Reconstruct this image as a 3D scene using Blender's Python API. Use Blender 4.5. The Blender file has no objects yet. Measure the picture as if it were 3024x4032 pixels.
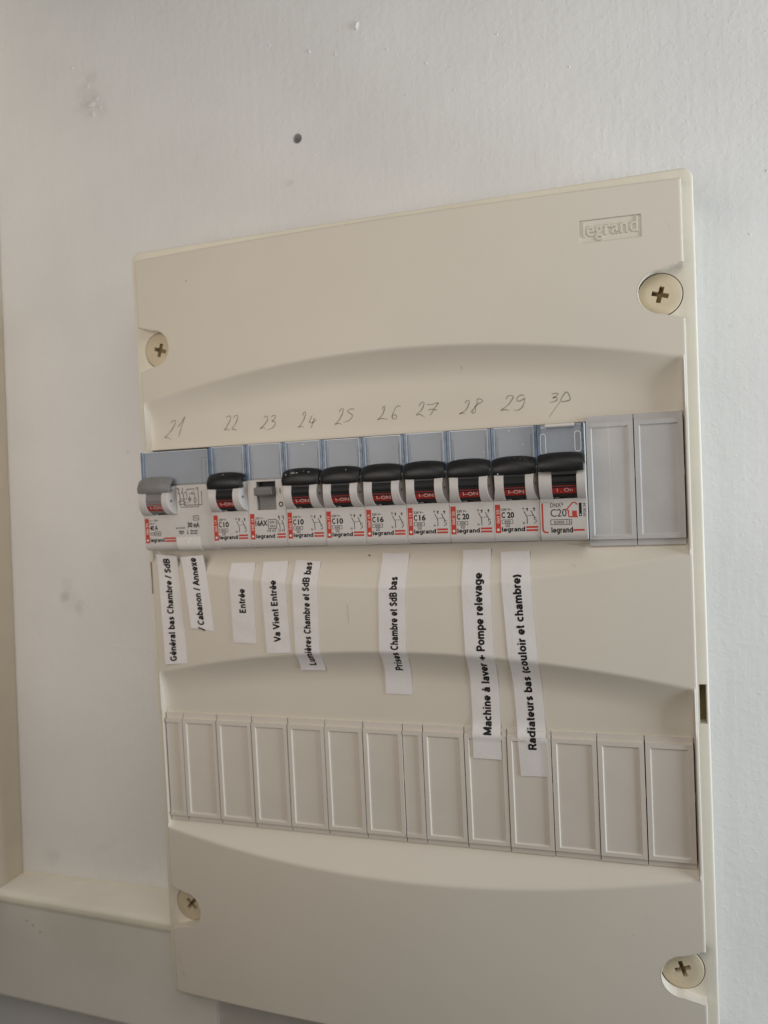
import bpy, bmesh, math, random
from mathutils import Matrix, Vector
random.seed(7)
C = bpy.context.scene.collection
S = 0.001                     # everything below is laid out in millimetres: x right, y up, z out of the wall
def P(x, y, z): return (x*S, -z*S, y*S)

# ------------------------------------------------------------------ camera
cam_d = bpy.data.cameras.new('camera')
cam = bpy.data.objects.new('camera', cam_d); C.objects.link(cam)
cam_d.sensor_fit = 'VERTICAL'; cam_d.sensor_height = 36; cam_d.lens = 3000.04/4032*36
cam_d.clip_start = 0.01; cam_d.clip_end = 20
RX = Vector((0.95495537, -0.04691573, -0.29301734))      # camera axes in panel space
DN = Vector((-0.03420921, -0.99824484, 0.04834225))
FW = Vector((-0.29477106, -0.0361408, -0.95488422))
w = lambda v: Vector((v.x, -v.z, v.y))
R_, U_, B_ = w(RX), -w(DN), -w(FW)
m = Matrix(((R_.x, U_.x, B_.x, 0), (R_.y, U_.y, B_.y, 0), (R_.z, U_.z, B_.z, 0), (0, 0, 0, 1)))
m.translation = Vector(P(203.838, 2.06, 302.233))
cam.matrix_world = m
cam_d.dof.use_dof = True; cam_d.dof.focus_distance = 0.292; cam_d.dof.aperture_fstop = 9.0
bpy.context.scene.camera = cam

# ------------------------------------------------------------------ light
wd = bpy.data.worlds.new("World"); bpy.context.scene.world = wd; wd.use_nodes = True
wd.node_tree.nodes['Background'].inputs[0].default_value = (1.0, 0.92, 0.75, 1)
wd.node_tree.nodes['Background'].inputs[1].default_value = 0.058
def area(name, loc, target, size, size_y, power, col):
    d = bpy.data.lights.new(name, 'AREA'); d.shape = 'RECTANGLE'; d.size = size; d.size_y = size_y
    d.energy = power; d.color = col
    o = bpy.data.objects.new(name, d); C.objects.link(o)
    o.location = P(*loc)
    o.rotation_euler = (Vector(P(*target)) - Vector(P(*loc))).to_track_quat('-Z', 'Y').to_euler()
area('upper_fill_light', (300, 330, 330), (110, 0, 0), .25, .25, .52, (1.0, 0.98, 0.913))  # added unseen lamp close above, brightens the upper board
area('window_light', (700, -20, 90), (200, -20, -20), .15, .5, 3.03, (0.795, 0.893, 1.0))
area('front_fill_light', (0, 60, 350), (60, 20, 0), .25, .25, .60, (1.0, 0.912, 0.845))  # added unseen lamp near the camera, lifts the board's middle
vs = bpy.context.scene.view_settings
vs.view_transform = 'Standard'; vs.look = 'None'; vs.gamma = 1; vs.exposure = 0

# ------------------------------------------------------------------ materials
def srgb(r, g, b):
    f = lambda c: (c/255/12.92 if c <= 10 else ((c/255+.055)/1.055)**2.4)
    return (f(r), f(g), f(b), 1)
def mat(name, col, rough=.45, spec=.4, bevel=0, bump=0, bscale=900, var=0, vscale=40, speck=None, trans=None):
    m = bpy.data.materials.new(name); m.use_nodes = True
    nt = m.node_tree; N = nt.nodes; L = nt.links
    b = N['Principled BSDF']
    b.inputs['Base Color'].default_value = col
    b.inputs['Roughness'].default_value = rough
    b.inputs['Specular IOR Level'].default_value = spec
    tc0 = N.new('ShaderNodeTexCoord'); oi = N.new('ShaderNodeObjectInfo'); tc = N.new('ShaderNodeVectorMath'); tc.operation = 'MULTIPLY_ADD'
    L.new(oi.outputs['Random'], tc.inputs[0]); tc.inputs[1].default_value = (3.1, 5.3, 7.7); L.new(tc0.outputs['Object'], tc.inputs[2])
    tc = {}; tc = type('T', (), {'outputs': {'Object': N[-1].outputs[0]}})()
    if var:
        n = N.new('ShaderNodeTexNoise'); n.inputs['Scale'].default_value = vscale; n.inputs['Detail'].default_value = 6
        n.inputs['Roughness'].default_value = .65
        L.new(tc.outputs['Object'], n.inputs['Vector'])
        r = N.new('ShaderNodeMapRange'); r.inputs[1].default_value = .35; r.inputs[2].default_value = .65
        r.inputs[3].default_value = 1-var; r.inputs[4].default_value = 1+var*.5
        L.new(n.outputs['Fac'], r.inputs[0])
        mx = N.new('ShaderNodeMix'); mx.data_type = 'RGBA'; mx.blend_type = 'MULTIPLY'; mx.inputs['Factor'].default_value = 1
        mx.inputs[6].default_value = col
        L.new(r.outputs[0], mx.inputs[7])
        out = mx.outputs[2]
        if speck:
            v = N.new('ShaderNodeTexNoise'); v.inputs['Scale'].default_value = speck[0]; v.inputs['Detail'].default_value = 2
            L.new(tc.outputs['Object'], v.inputs['Vector'])
            r2 = N.new('ShaderNodeMapRange'); r2.inputs[1].default_value = speck[1]; r2.inputs[2].default_value = speck[1]+.03
            L.new(v.outputs['Fac'], r2.inputs[0])
            m2 = N.new('ShaderNodeMix'); m2.data_type = 'RGBA'; m2.inputs[7].default_value = speck[2]
            L.new(r2.outputs[0], m2.inputs['Factor']); L.new(out, m2.inputs[6]); out = m2.outputs[2]
        L.new(out, b.inputs['Base Color'])
    nrm = None
    if bevel:
        bv = N.new('ShaderNodeBevel'); bv.samples = 4; bv.inputs['Radius'].default_value = bevel*S
        nrm = bv.outputs[0]
    if bump:
        n = N.new('ShaderNodeTexNoise'); n.inputs['Scale'].default_value = bscale; n.inputs['Detail'].default_value = 3
        L.new(tc.outputs['Object'], n.inputs['Vector'])
        bp = N.new('ShaderNodeBump'); bp.inputs['Strength'].default_value = bump; bp.inputs['Distance'].default_value = .0003
        L.new(n.outputs['Fac'], bp.inputs['Height'])
        if nrm: L.new(nrm, bp.inputs['Normal'])
        nrm = bp.outputs[0]
    if nrm: L.new(nrm, b.inputs['Normal'])
    if trans is not None:
        t = N.new('ShaderNodeBsdfTransparent'); t.inputs[0].default_value = trans[1]
        ms = N.new('ShaderNodeMixShader'); ms.inputs[0].default_value = trans[0]
        L.new(t.outputs[0], ms.inputs[1]); L.new(b.outputs[0], ms.inputs[2])
        L.new(ms.outputs[0], N['Material Output'].inputs['Surface'])
    return m
CREAM = (0.672, 0.614, 0.522, 1)
M = {
 'cover': mat('ivory_cover_plastic', CREAM, .5, .35, .5, .05, 1600, .025, 16, (260, .79, (.40, .34, .26, 1))),
 'frame': mat('yellowed_frame_plastic', (.77, .72, .60, 1), .42, .4, .4, .08, 1400, .05, 30),
 'screw': mat('screw_plastic', (.63, .54, .38, 1), .5, .35, .25, .1, 900, .05, 200),
 'screw_dark': mat('screw_recess_shade', (.27, .20, .10, 1), .7, .2),
 'blank': mat('blank_plastic_ivory', (.665, .605, .53, 1), .5, .35, .2, .05, 1500, .03, 60, (420, .79, (.36, .30, .24, 1))),
 'blank_grey': mat('blank_plastic_grey', (.52, .50, .48, 1), .5, .35, .2, .06, 1500, .06, 70, (300, .76, (.33, .3, .26, 1))),
 'body': mat('breaker_grey_plastic', (.58, .545, .515, 1), .45, .4, .22, .08, 1800, .04, 150),
 'test': mat('test_button_plastic', (.70, .67, .62, 1), .4, .4, .25),
 'black': mat('black_handle_plastic', (.010, .010, .011, 1), .42, .45, .3, .3, 2200, .25, 300, (900, .72, (.06, .06, .06, 1))),
 'drum': mat('black_drum_plastic', (.008, .008, .009, 1), .55, .3, .15),
 'grey_handle': mat('grey_handle_plastic', (.21, .20, .195, 1), .5, .35, .3, .2, 1800, .1, 250),
 'red': mat('red_marker_plastic', (.34, .022, .018, 1), .45, .35),
 'redink': mat('red_print', (.50, .055, .035, 1), .6, .2),
 'ink': mat('black_print', (.014, .013, .014, 1), .6, .2),
 'whiteink': mat('white_print', (.75, .68, .62, 1), .6, .2),
 'paleink': mat('pale_print', (.62, .5, .46, 1), .6, .2),
 'pencil': mat('pencil_graphite', (.31, .285, .25, 1), .6, .3, 0, 0, 900, .35, 1500),
 'card': mat('marker_card', (.55, .54, .53, 1), .6, .25, .1, 0, 900, .06, 120),
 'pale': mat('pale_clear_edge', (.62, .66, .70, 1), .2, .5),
 'clip': mat('clip_edge', (.22, .22, .225, 1), .6, .25),
 'window': mat('clear_window_plastic', (.42, .49, .58, 1), .12, .6, 0, 0, 900, 0, 40, None, (.20, (.955, .96, .968, 1))),
 'blue': mat('blue_tinted_edge', (.21, .29, .40, 1), .18, .6, .15, 0, 900, .35, 350, None, (.72, (.6, .72, .9, 1))),
 'paper': mat('label_paper', (.75, .71, .69, 1), .6, .25, 0, .25, 500, .03, 120),
 'dark': mat('dark_interior', (.02, .018, .015, 1), .8, .2),
 'hole': mat('pin_hole_shadow', (.16, .15, .14, 1), .7, .2),
 'dust': mat('white_speck', (.8, .8, .78, 1), .6, .3),
 'crumb': mat('brown_crumb', (.30, .17, .07, 1), .8, .2),
}

# ------------------------------------------------------------------ mesh helpers (coordinates in mm)
class MB:
    def __init__(s): s.v = []; s.f = []; s.smooth = False
    def add(s, vs, fs):
        o = len(s.v); s.v += [tuple(p) for p in vs]; s.f += [tuple(i+o for i in f) for f in fs]; return s
    def box(s, x0, x1, y0, y1, z0, z1):
        return s.add([(x0,y0,z0),(x1,y0,z0),(x1,y1,z0),(x0,y1,z0),(x0,y0,z1),(x1,y0,z1),(x1,y1,z1),(x0,y1,z1)],
              [(3,2,1,0),(4,5,6,7),(0,1,5,4),(1,2,6,5),(2,3,7,6),(3,0,4,7)])
    def prism(s, poly, z0, z1):                      # poly: xy, counter-clockwise
        n = len(poly)
        return s.add([(x,y,z0) for x,y in poly]+[(x,y,z1) for x,y in poly],
              [tuple(range(n))[::-1], tuple(range(n,2*n))]+[(i,(i+1)%n,(i+1)%n+n,i+n) for i in range(n)])
    def extr(s, prof, x0, x1):                       # prof: (y,z), swept along x
        n = len(prof)
        return s.add([(x0,y,z) for y,z in prof]+[(x1,y,z) for y,z in prof],
              [tuple(range(n)), tuple(range(n,2*n))[::-1]]+[(i+n,(i+1)%n+n,(i+1)%n,i) for i in range(n)])
    def loft(s, rings):
        n = len(rings[0]); k = len(rings)
        fs = [tuple(range(n)), tuple(range(n*(k-1), n*k))[::-1]]
        for r in range(k-1):
            fs += [(r*n+i+n, r*n+(i+1)%n+n, r*n+(i+1)%n, r*n+i) for i in range(n)]
        return s.add([p for r in rings for p in r], fs)
    def disc(s, x, y, z, r, n=20): return s.add([(x+r*math.cos(2*math.pi*i/n), y+r*math.sin(2*math.pi*i/n), z) for i in range(n)], [tuple(range(n))])
    def rect(s, x0, x1, y0, y1, z): return s.add([(x0,y0,z),(x1,y0,z),(x1,y1,z),(x0,y1,z)], [(0,1,2,3)])
    def line(s, pts, wd, z):                          # flat ribbon; z may be a function
        zf = z if callable(z) else (lambda x, y: z)
        n = len(pts); L = []; R = []
        for i, (x, y) in enumerate(pts):
            a = pts[max(0,i-1)]; b = pts[min(n-1,i+1)]
            dx, dy = b[0]-a[0], b[1]-a[1]; l = math.hypot(dx, dy) or 1
            wi = wd(i/(n-1)) if callable(wd) else wd
            nx, ny = -dy/l*wi/2, dx/l*wi/2
            L.append((x+nx, y+ny)); R.append((x-nx, y-ny))
        return s.add([(x,y,zf(x,y)) for x,y in L]+[(x,y,zf(x,y)) for x,y in R], [(i, i+n, i+1+n, i+1) for i in range(n-1)])
    def ring(s, x0, x1, y0, y1, wd, z):
        return s.line([(x0,y0),(x1,y0)], wd, z).line([(x0,y1),(x1,y1)], wd, z).line([(x0,y0),(x0,y1)], wd, z).line([(x1,y0),(x1,y1)], wd, z)
    def text(s, t, x0, x1, y0, y1, z, bold=0, rot=0):
        vs, fs = glyphs(t, bold)
        q = []
        for (a, b) in vs:
            if rot: q.append((x1-(x1-x0)*b, y0+(y1-y0)*a, z))      # reads upwards
            else: q.append((x0+(x1-x0)*a, y0+(y1-y0)*b, z))
        return s.add(q, fs)
    def mesh(s, name, m, ang=30):
        me = bpy.data.meshes.new(name)
        me.from_pydata([P(*p) for p in s.v], [], s.f)
        me.materials.append(m)
        bm = bmesh.new(); bm.from_mesh(me)
        bmesh.ops.recalc_face_normals(bm, faces=bm.faces) if getattr(s, 'recalc', False) else None
        bm.to_mesh(me); bm.free()
        for p in me.polygons: p.use_smooth = True
        me.set_sharp_from_angle(angle=math.radians(ang))
        return me
    def obj(s, name, m, parent=None, ang=30):
        o = bpy.data.objects.new(name, s.mesh(name, m, ang)); C.objects.link(o)
        if parent: o.parent = parent
        return o
_g = {}
def glyphs(t, bold):
    """outline of a word as a flat mesh, normalised to a unit box"""
    if (t, bold) in _g: return _g[(t, bold)]
    c = bpy.data.curves.new('t', 'FONT'); c.body = t; c.size = 1; c.offset = bold; c.resolution_u = 3; c.fill_mode = 'FRONT'
    o = bpy.data.objects.new('t', c); C.objects.link(o)
    bpy.context.view_layer.update()
    me = o.evaluated_get(bpy.context.evaluated_depsgraph_get()).to_mesh()
    vs = [(v.co.x, v.co.y) for v in me.vertices]; fs = [tuple(p.vertices) for p in me.polygons]
    x0 = min(v[0] for v in vs); x1 = max(v[0] for v in vs); y0 = min(v[1] for v in vs); y1 = max(v[1] for v in vs)
    vs = [((a-x0)/((x1-x0) or 1), (b-y0)/((y1-y0) or 1)) for a, b in vs]
    bpy.data.objects.remove(o); bpy.data.curves.remove(c)
    _g[(t, bold)] = (vs, fs); return _g[(t, bold)]
def thing(name, label, cat, loc=(0,0,0), group=None):
    o = bpy.data.objects.new(name, None); C.objects.link(o); o.location = P(*loc); o.empty_display_size = .01
    o['label'] = label; o['category'] = cat
    if group: o['group'] = group
    return o
def tag(o, label, cat, group=None):
    o['label'] = label; o['category'] = cat
    if group: o['group'] = group
    return o
def boolean(o, cutters):
    for c in cutters:
        md = o.modifiers.new('b', 'BOOLEAN'); md.operation = 'DIFFERENCE'; md.object = c; md.solver = 'EXACT'
    bpy.context.view_layer.update()
    me = bpy.data.meshes.new_from_object(o.evaluated_get(bpy.context.evaluated_depsgraph_get()))
    o.modifiers.clear(); old = o.data; o.data = me; me.name = old.name; bpy.data.meshes.remove(old)
    for c in cutters: bpy.data.objects.remove(c)
def cutter(mb):
    mb.recalc = True
    return mb.obj('cutter', M['cover'])
def spline(pts, k=6):
    out = []
    n = len(pts)
    for i in range(n-1):
        p0, p1, p2, p3 = pts[max(0,i-1)], pts[i], pts[i+1], pts[min(n-1,i+2)]
        for j in range(k):
            t = j/k
            out.append(tuple(.5*(2*b+(c-a)*t+(2*a-5*b+4*c-d)*t*t+(3*b-a-3*c+d)*t**3) for a,b,c,d in zip(p0,p1,p2,p3)))
    return out+[pts[-1]]

# a plain heavy sans drawn with strokes (cap height 1), used for the printed paper strips and the maker's name
def _arc(cx, cy, rx, ry, a0, a1, n=14):
    return [(cx+rx*math.cos(math.radians(a0+(a1-a0)*i/n)), cy+ry*math.sin(math.radians(a0+(a1-a0)*i/n))) for i in range(n+1)]
_b = .095
def _bowl(cx): return _arc(cx, .365, .215, .27, 0, 360, 22)
_arch = lambda x0, x1: [(x0, .40)]+_arc((x0+x1)/2, .42, (x1-x0)/2, .215, 180, 0, 12)+[(x1, 0)]
_S = lambda x0, x1, y0, y1: spline([(x1, y0+(y1-y0)*.80), ((x0+x1)/2+.02, y1), (x0+.01, y0+(y1-y0)*.76), ((x0+x1)/2, y0+(y1-y0)*.53), (x1, y0+(y1-y0)*.26), ((x0+x1)/2-.02, y0), (x0-.01, y0+(y1-y0)*.2)], 6)
_e = [(.10, .34), (.525, .34)]+_arc(.31, .365, .215, .27, 0, 322, 20)
_a = [[(.115, .50), (.17, .60), (.30, .635), (.42, .60), (.465, .50), (.465, .12), (.50, 0)], spline([(.465, .40), (.28, .375), (.11, .28), (.11, .15), (.25, .09), (.40, .14), (.465, .26)], 5)]
SF = {
 ' ': (.30, []), 'l': (.30, [[(.15, 0), (.15, 1)]]), 'i': (.30, [[(.15, 0), (.15, .73)], [(.15, .86), (.15, 1.0)]]),
 'e': (.62, [_e]), 'é': (.62, [_e, [(.28, .80), (.42, .98)]]), 'è': (.62, [_e, [(.22, .98), (.36, .80)]]),
 'a': (.60, _a), 'à': (.60, _a+[[(.20, .98), (.34, .80)]]),
 'n': (.62, [[(.13, 0), (.13, .73)], _arch(.13, .49)]), 'm': (.94, [[(.13, 0), (.13, .73)], _arch(.13, .47), _arch(.47, .81)]),
 'h': (.62, [[(.13, 0), (.13, 1)], _arch(.13, .49)]), 'r': (.42, [[(.13, 0), (.13, .73)], [(.13, .42), (.18, .56), (.27, .63), (.40, .63)]]),
 'u': (.62, [[(.49, 0), (.49, .73)], [(x, .73-y) for x, y in [(.13, 0)]+_arc(.31, .42, .18, .325, 180, 360, 12)[0:0]]+[(.13, .73), (.13, .28)]+_arc(.31, .28, .18, .19, 180, 360, 10)]),
 'o': (.62, [_bowl(.31)]), 'c': (.58, [_arc(.31, .365, .215, .27, 42, 318, 18)]),
 'b': (.63, [[(.13, 0), (.13, 1)], _bowl(.325)]), 'd': (.63, [[(.50, 0), (.50, 1)], _bowl(.305)]),
 'p': (.63, [[(.13, -.27), (.13, .73)], _bowl(.325)]), 'g': (.63, [[(.50, .73), (.50, -.02)]+_arc(.31, -.02, .19, .18, 0, -150, 8), _bowl(.305)]),
 's': (.56, [_S(.12, .44, .09, .64)]), 't': (.36, [[(.17, .95), (.17, .18), (.21, .095), (.33, .095)], [(.02, .66), (.33, .66)]]),
 'v': (.58, [[(.05, .73), (.29, .05), (.53, .73)]]), 'x': (.58, [[(.06, .73), (.52, 0)], [(.52, .73), (.06, 0)]]),
 'C': (.74, [_arc(.40, .5, .29, .41, 45, 315, 20)]), 'G': (.80, [_arc(.40, .5, .30, .41, 42, 322, 20)+[(.67, .44), (.42, .44)]]),
 'S': (.68, [_S(.12, .55, .09, .91)]), 'B': (.73, [[(.14, 0), (.14, 1)], [(.14, .905), (.42, .905)]+_arc(.42, .71, .16, .195, 90, -90, 8)+[(.14, .515)], [(.42, .515)]+_arc(.42, .305, .20, .21, 90, -90, 8)+[(.14, .095)]]),
 'A': (.74, [[(.05, 0), (.37, .97), (.69, 0)], [(.16, .32), (.58, .32)]]), 'E': (.68, [[(.58, .905), (.14, .905)], [(.14, 1), (.14, 0)], [(.14, .095), (.60, .095)], [(.14, .52), (.55, .52)]]),
 'V': (.70, [[(.05, 1), (.35, .05), (.65, 1)]]), 'L': (.62, [[(.14, 1), (.14, 0)], [(.14, .095), (.58, .095)]]),
 'P': (.68, [[(.14, 0), (.14, 1)], [(.14, .905), (.38, .905)]+_arc(.38, .68, .20, .225, 90, -90, 8)+[(.14, .455)]]),
 'R': (.74, [[(.14, 0), (.14, 1)], [(.14, .905), (.42, .905)]+_arc(.42, .69, .18, .215, 90, -90, 8)+[(.14, .475)], [(.40, .475), (.66, 0)]]),
 'M': (.86, [[(.13, 0), (.13, .97), (.43, .12), (.73, .97), (.73, 0)]]), '/': (.34, [[(.04, 0), (.30, 1)]]),
 '+': (.74, [[(.03, .36), (.71, .36)], [(.37, .02), (.37, .70)]]), '(': (.36, [_arc(.50, .36, .32, .64, 130, 230, 10)]), ')': (.36, [_arc(-.14, .36, .32, .64, 50, -50, 10)]),
}
def stroke_text(t, wd=.19, gap=.035):
    """ribbons for a word: list of quads strips in em units, and total advance"""
    mb = MB(); x = 0
    for ch in t:
        adv, st = SF[ch]
        for s in st:
            q = []
            for (a, b), (c, d) in zip(s, s[1:]):
                k = max(1, int(math.hypot(c-a, d-b)/.09))
                q += [(a+(c-a)*i/k, b+(d-b)*i/k) for i in range(k)]
            q.append(s[-1])
            mb.line([(x+a, b) for a, b in q], wd, 0)
        x += adv+gap
    return [(p[0], p[1]) for p in mb.v], mb.f, x-gap

# ------------------------------------------------------------------ the wall and what belongs to the building
WZ = -40
def wall_material():
    m = mat('white_wall_paint', (.77, .76, .745, 1), .55, .35)
    nt = m.node_tree; N = nt.nodes; L = nt.links; b = N['Principled BSDF']
    tc = N.new('ShaderNodeTexCoord')
    def noise(scale, detail, vec=None):
        n = N.new('ShaderNodeTexNoise'); n.inputs['Scale'].default_value = scale; n.inputs['Detail'].default_value = detail
        L.new(vec or tc.outputs['Object'], n.inputs['Vector']); return n.outputs['Fac']
    mp = N.new('ShaderNodeMapping'); mp.inputs['Scale'].default_value = (1, 1, .10); L.new(tc.outputs['Object'], mp.inputs['Vector'])
    a = noise(330, 3); s = noise(330, 3, mp.outputs[0]); c = noise(14, 3)
    # pimples left by the roller
    r = N.new('ShaderNodeMapRange'); r.inputs[1].default_value = .60; r.inputs[2].default_value = .72; L.new(noise(520, 1), r.inputs[0])
    def add(x, y, k):
        q = N.new('ShaderNodeMath'); q.operation = 'MULTIPLY_ADD'; q.inputs[1].default_value = k
        L.new(y, q.inputs[0]); L.new(x, q.inputs[2]); return q.outputs[0]
    h = add(a, s, .85); h = add(h, r.outputs[0], .35); h = add(h, noise(70, 3), 1.6); h = add(h, c, 2.5)
    bp = N.new('ShaderNodeBump'); bp.inputs['Strength'].default_value = .25; bp.inputs['Distance'].default_value = .0006
    L.new(h, bp.inputs['Height']); L.new(bp.outputs[0], b.inputs['Normal'])
    # faint dirt and finger marks, each at its own spot
    col = N.new('ShaderNodeRGB'); col.outputs[0].default_value = (.77, .76, .745, 1); out = col.outputs[0]
    spots = [(-86, -51, 3.2, .55), (-77, -57, 4.5, .35), (-84, -44, 5, .2), (-82, -54, 8, .16), (-50, 207, 11, .28), (-48, 219, 4, .25), (59.6, 148.2, 1.6, .45), (57.8, 147.8, 2.2, .25),
             (-40, 25, 1.2, .35), (-105, -196, 6, .3), (-60, -203, 22, .16), (250, 60, 1.3, .25), (262, -60, 1.3, .2), (96, 120, 2, .15), (-52, -32, 9, .10)]
    for x, y, rad, k in spots:
        vm = N.new('ShaderNodeVectorMath'); vm.operation = 'DISTANCE'; vm.inputs[1].default_value = P(x, y, WZ)
        L.new(tc.outputs['Object'], vm.inputs[0])
        dn = add(vm.outputs['Value'], noise(160, 2), .006*rad/4)
        rr = N.new('ShaderNodeMapRange'); rr.interpolation_type = 'SMOOTHSTEP'
        rr.inputs[1].default_value = (rad*.3+rad*.7)*S; rr.inputs[2].default_value = (rad*1.9)*S
        rr.inputs[3].default_value = k*.55; rr.inputs[4].default_value = 0; L.new(dn, rr.inputs[0])
        mx = N.new('ShaderNodeMix'); mx.data_type = 'RGBA'; mx.inputs[7].default_value = (.36, .32, .27, 1)
        L.new(rr.outputs[0], mx.inputs['Factor']); L.new(out, mx.inputs[6]); out = mx.outputs[2]
    nm = N.new('ShaderNodeMapRange'); nm.inputs[1].default_value = .3; nm.inputs[2].default_value = .7; nm.inputs[3].default_value = .95; nm.inputs[4].default_value = 1.02
    L.new(noise(18, 5), nm.inputs[0])
    mm = N.new('ShaderNodeMix'); mm.data_type = 'RGBA'; mm.blend_type = 'MULTIPLY'; mm.inputs['Factor'].default_value = 1
    L.new(out, mm.inputs[6]); L.new(nm.outputs[0], mm.inputs[7]); L.new(mm.outputs[2], b.inputs['Base Color'])
    return m
WM = wall_material()
wall = MB().box(-170, 620, -480, 420, WZ-12, WZ).obj('wall', WM); wall['kind'] = 'structure'
n = 28
hole = MB(); hole.prism([(63.8+2.35*math.cos(2*math.pi*i/n), 168.1+2.35*math.sin(2*math.pi*i/n)) for i in range(n)], WZ-10.5, WZ+3)
boolean(wall, [cutter(hole)])
for p in wall.data.polygons: p.use_smooth = False
# lumps of paint standing proud of the wall
def lump(name, pts, label=None):
    mb = MB()
    for (x, y, rx, ry, hh, rot) in pts:
        bm = bmesh.new(); bmesh.ops.create_uvsphere(bm, u_segments=16, v_segments=10, radius=1)
        ca, sa = math.cos(rot), math.sin(rot); vs = []
        for v in bm.verts:
            j = 1+.18*math.sin(v.co.x*5+x)*math.cos(v.co.y*4+y)
            vx, vy = v.co.x*rx*j, v.co.y*ry*j
            vs.append((x+vx*ca-vy*sa, y+vx*sa+vy*ca, WZ+v.co.z*hh))
        bm.verts.index_update()
        mb.add(vs, [tuple(v.index for v in f.verts) for f in bm.faces]); bm.free()
    o = mb.obj(name, WM, wall, 80)
    if label: o['label'] = label
lump('paint_drip', [(96, 213.5, .75, 1.9, 1.1, -.3)], 'small white paint drip standing out above the hole')
lump('paint_blister', [(-50, 205.5, 2.6, 1.7, .8, .3), (-46.5, 208, 1.5, 1.2, .6, 0), (-51.5, 215, 1, .9, .6, 0), (-49, 200.5, 1.2, 2, .5, .2), (-44.5, 203, 1.2, 1, .4, 0)], 'filled patch with rough paint')
lump('paint_pimple', [(x, y, r, r*1.2, r*.7, 0) for x, y, r in [(72, 207, .7), (85, 203, .55), (-60, 226, .6), (20, 176, .4), (9, 196, .4), (-12, 190, .4), (52, 214, .45), (110, 200, .4), (128, 190, .45),
   (140, 176, .4), (118, 178, .4), (30, 158, .35), (74, 160, .4), (160, 196, .4), (265, 120, .5), (258, 96, .4), (272, 72, .4), (268, 20, .4), (262, -38, .45), (270, -90, .4), (-70, 130, .5), (190, 176, .4)]])
lump('paint_seam', [(-75+6*i, -76.5-.25*i+random.uniform(-.4,.4), 4.2, .28, .16, random.uniform(-.1,.1)) for i in range(11)])

LM = mat('ledge_paint', (.80, .765, .695, 1), .5, .35, 2.5, .15, 260, .04, 30, (150, .80, (.55, .5, .44, 1)))
led = MB()
x0, x1 = -170, 10.2
z0, z1 = -22.2, -14.2
def lrow(y, dz): return [(x0, y, z0+dz), (x1, y, z1+dz)]
prof = [(-266, -30), (-266, 0), (-213.0, 0), (-211.0, .6), (-209.0, .35), (-207.8, -.9), (-207.5, -1.6), (-207.5, -30)]
rings = [[(x0, y, z0+d if d > -20 else WZ+.2) for y, d in prof], [(x1, y, z1+d if d > -20 else WZ+.2) for y, d in prof]]
led.loft(rings); led.recalc = True
ledge = led.obj('ledge', LM); ledge['kind'] = 'structure'
ck = MB()
ck.line([(-124, -206.6), (-90, -206.9), (-50, -206.6), (-4, -206.8)], 2.6, WZ+.5)
ck.recalc = False
cm = mat('caulk', (.72, .68, .57, 1), .6, .3, 0, .15, 300, .05, 60)
ckb = MB().extr([(-207.5, WZ+.1), (-207.5, WZ+1.6), (-206.9, WZ+.8), (-206.4, WZ+.1)], -124.5, 5); ckb.recalc = True
ckb.obj('caulk_line', cm, ledge)
bead = MB().extr([(-212.9, -.1), (-212.6, .45), (-211.6, .75), (-210.4, .75), (-209.3, .45), (-209.0, -.1)], x0, x1-.1)
bead.v = [(x, y, z+z0+(z1-z0)*(x-x0)/(x1-x0)+.55) for x, y, z in bead.v]; bead.recalc = True
bead.obj('front_bead', cm, ledge)
MB().box(x1+.02, 300, -330, -237, WZ+.2, z1-1.2).obj('grey_ledge_block', mat('grey_ledge_block', (.52, .49, .45, 1), .8, .2, 0, .3, 300, .06, 60), ledge)  # darker grey block carrying the ledge on to the right
for x, y in [(-105, -221), (-101, -223), (-96.5, -226)]:
    dm = MB().prism([(x+.9*math.cos(k), y+.45*math.sin(k)) for k in [i*2*math.pi/9 for i in range(9)]], z0+2, z0+(z1-z0)*(x-x0)/(x1-x0)+.06); dm.obj('dent', mat('dent_tone', (.45, .42, .37, 1), .8, .2), ledge)  # dents marked by flat darker ovals
JM = mat('side_wall_paint', (.74, .665, .55, 1), .55, .3, 1.0, .2, 260, .04, 40)
jb = MB(); jb.prism([(-116, 60), (-108, 300), (-165, 300), (-165, -207.4), (-125.2, -207.4)], WZ+.2, WZ+90); jb.recalc = True
jamb = jb.obj('side_wall', JM); jamb['kind'] = 'structure'

# ------------------------------------------------------------------ the electrical panel
panel = thing('electrical_panel', 'ivory plastic distribution board with two module rows mounted on the white wall', 'electrical panel', (0, 0, 0))
def arcs(x):
    s=max(0,1-((x-113.75)/113.75)**2)
    return 44.4+12.6*s, 28+10.8*s
def zb(x): return 1+5.2*(1-((x-113.75)/115.65)**2)
ZF=-2.2
def hz(x,y):
    b=zb(x);z=b;au,al=arcs(x)
    for c in (-0.66,-123.84):
        d=y-c
        if 25<=d<au:
            L=14; g=max(0,1-(au-d)/L)**2; z=ZF+(b-ZF)*g
        elif -al<d<=-25:
            t=(-d-25)/(al-25); z=ZF+(b-ZF)*t
        elif abs(d)<25: z=ZF
        else: continue
        e=min(x+1.9,229.4-x)
        z=max(z,min(1,1-(e-1.22)/.34*3.2))
        if 1.2<e<3.6 and abs(d)>25.6: z=max(z,z+min(1,(abs(d)-25.6)/2)*.7*((3.6-e)/2.4)**2)
    return z
def edge_round(x,y):
    r=.75;z=0
    for e in (x+1.9,229.4-x,108.3-y,y+230.3):
        if e<r: z-=r-math.sqrt(max(0,r*r-(r-e)**2))
    return z

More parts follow.
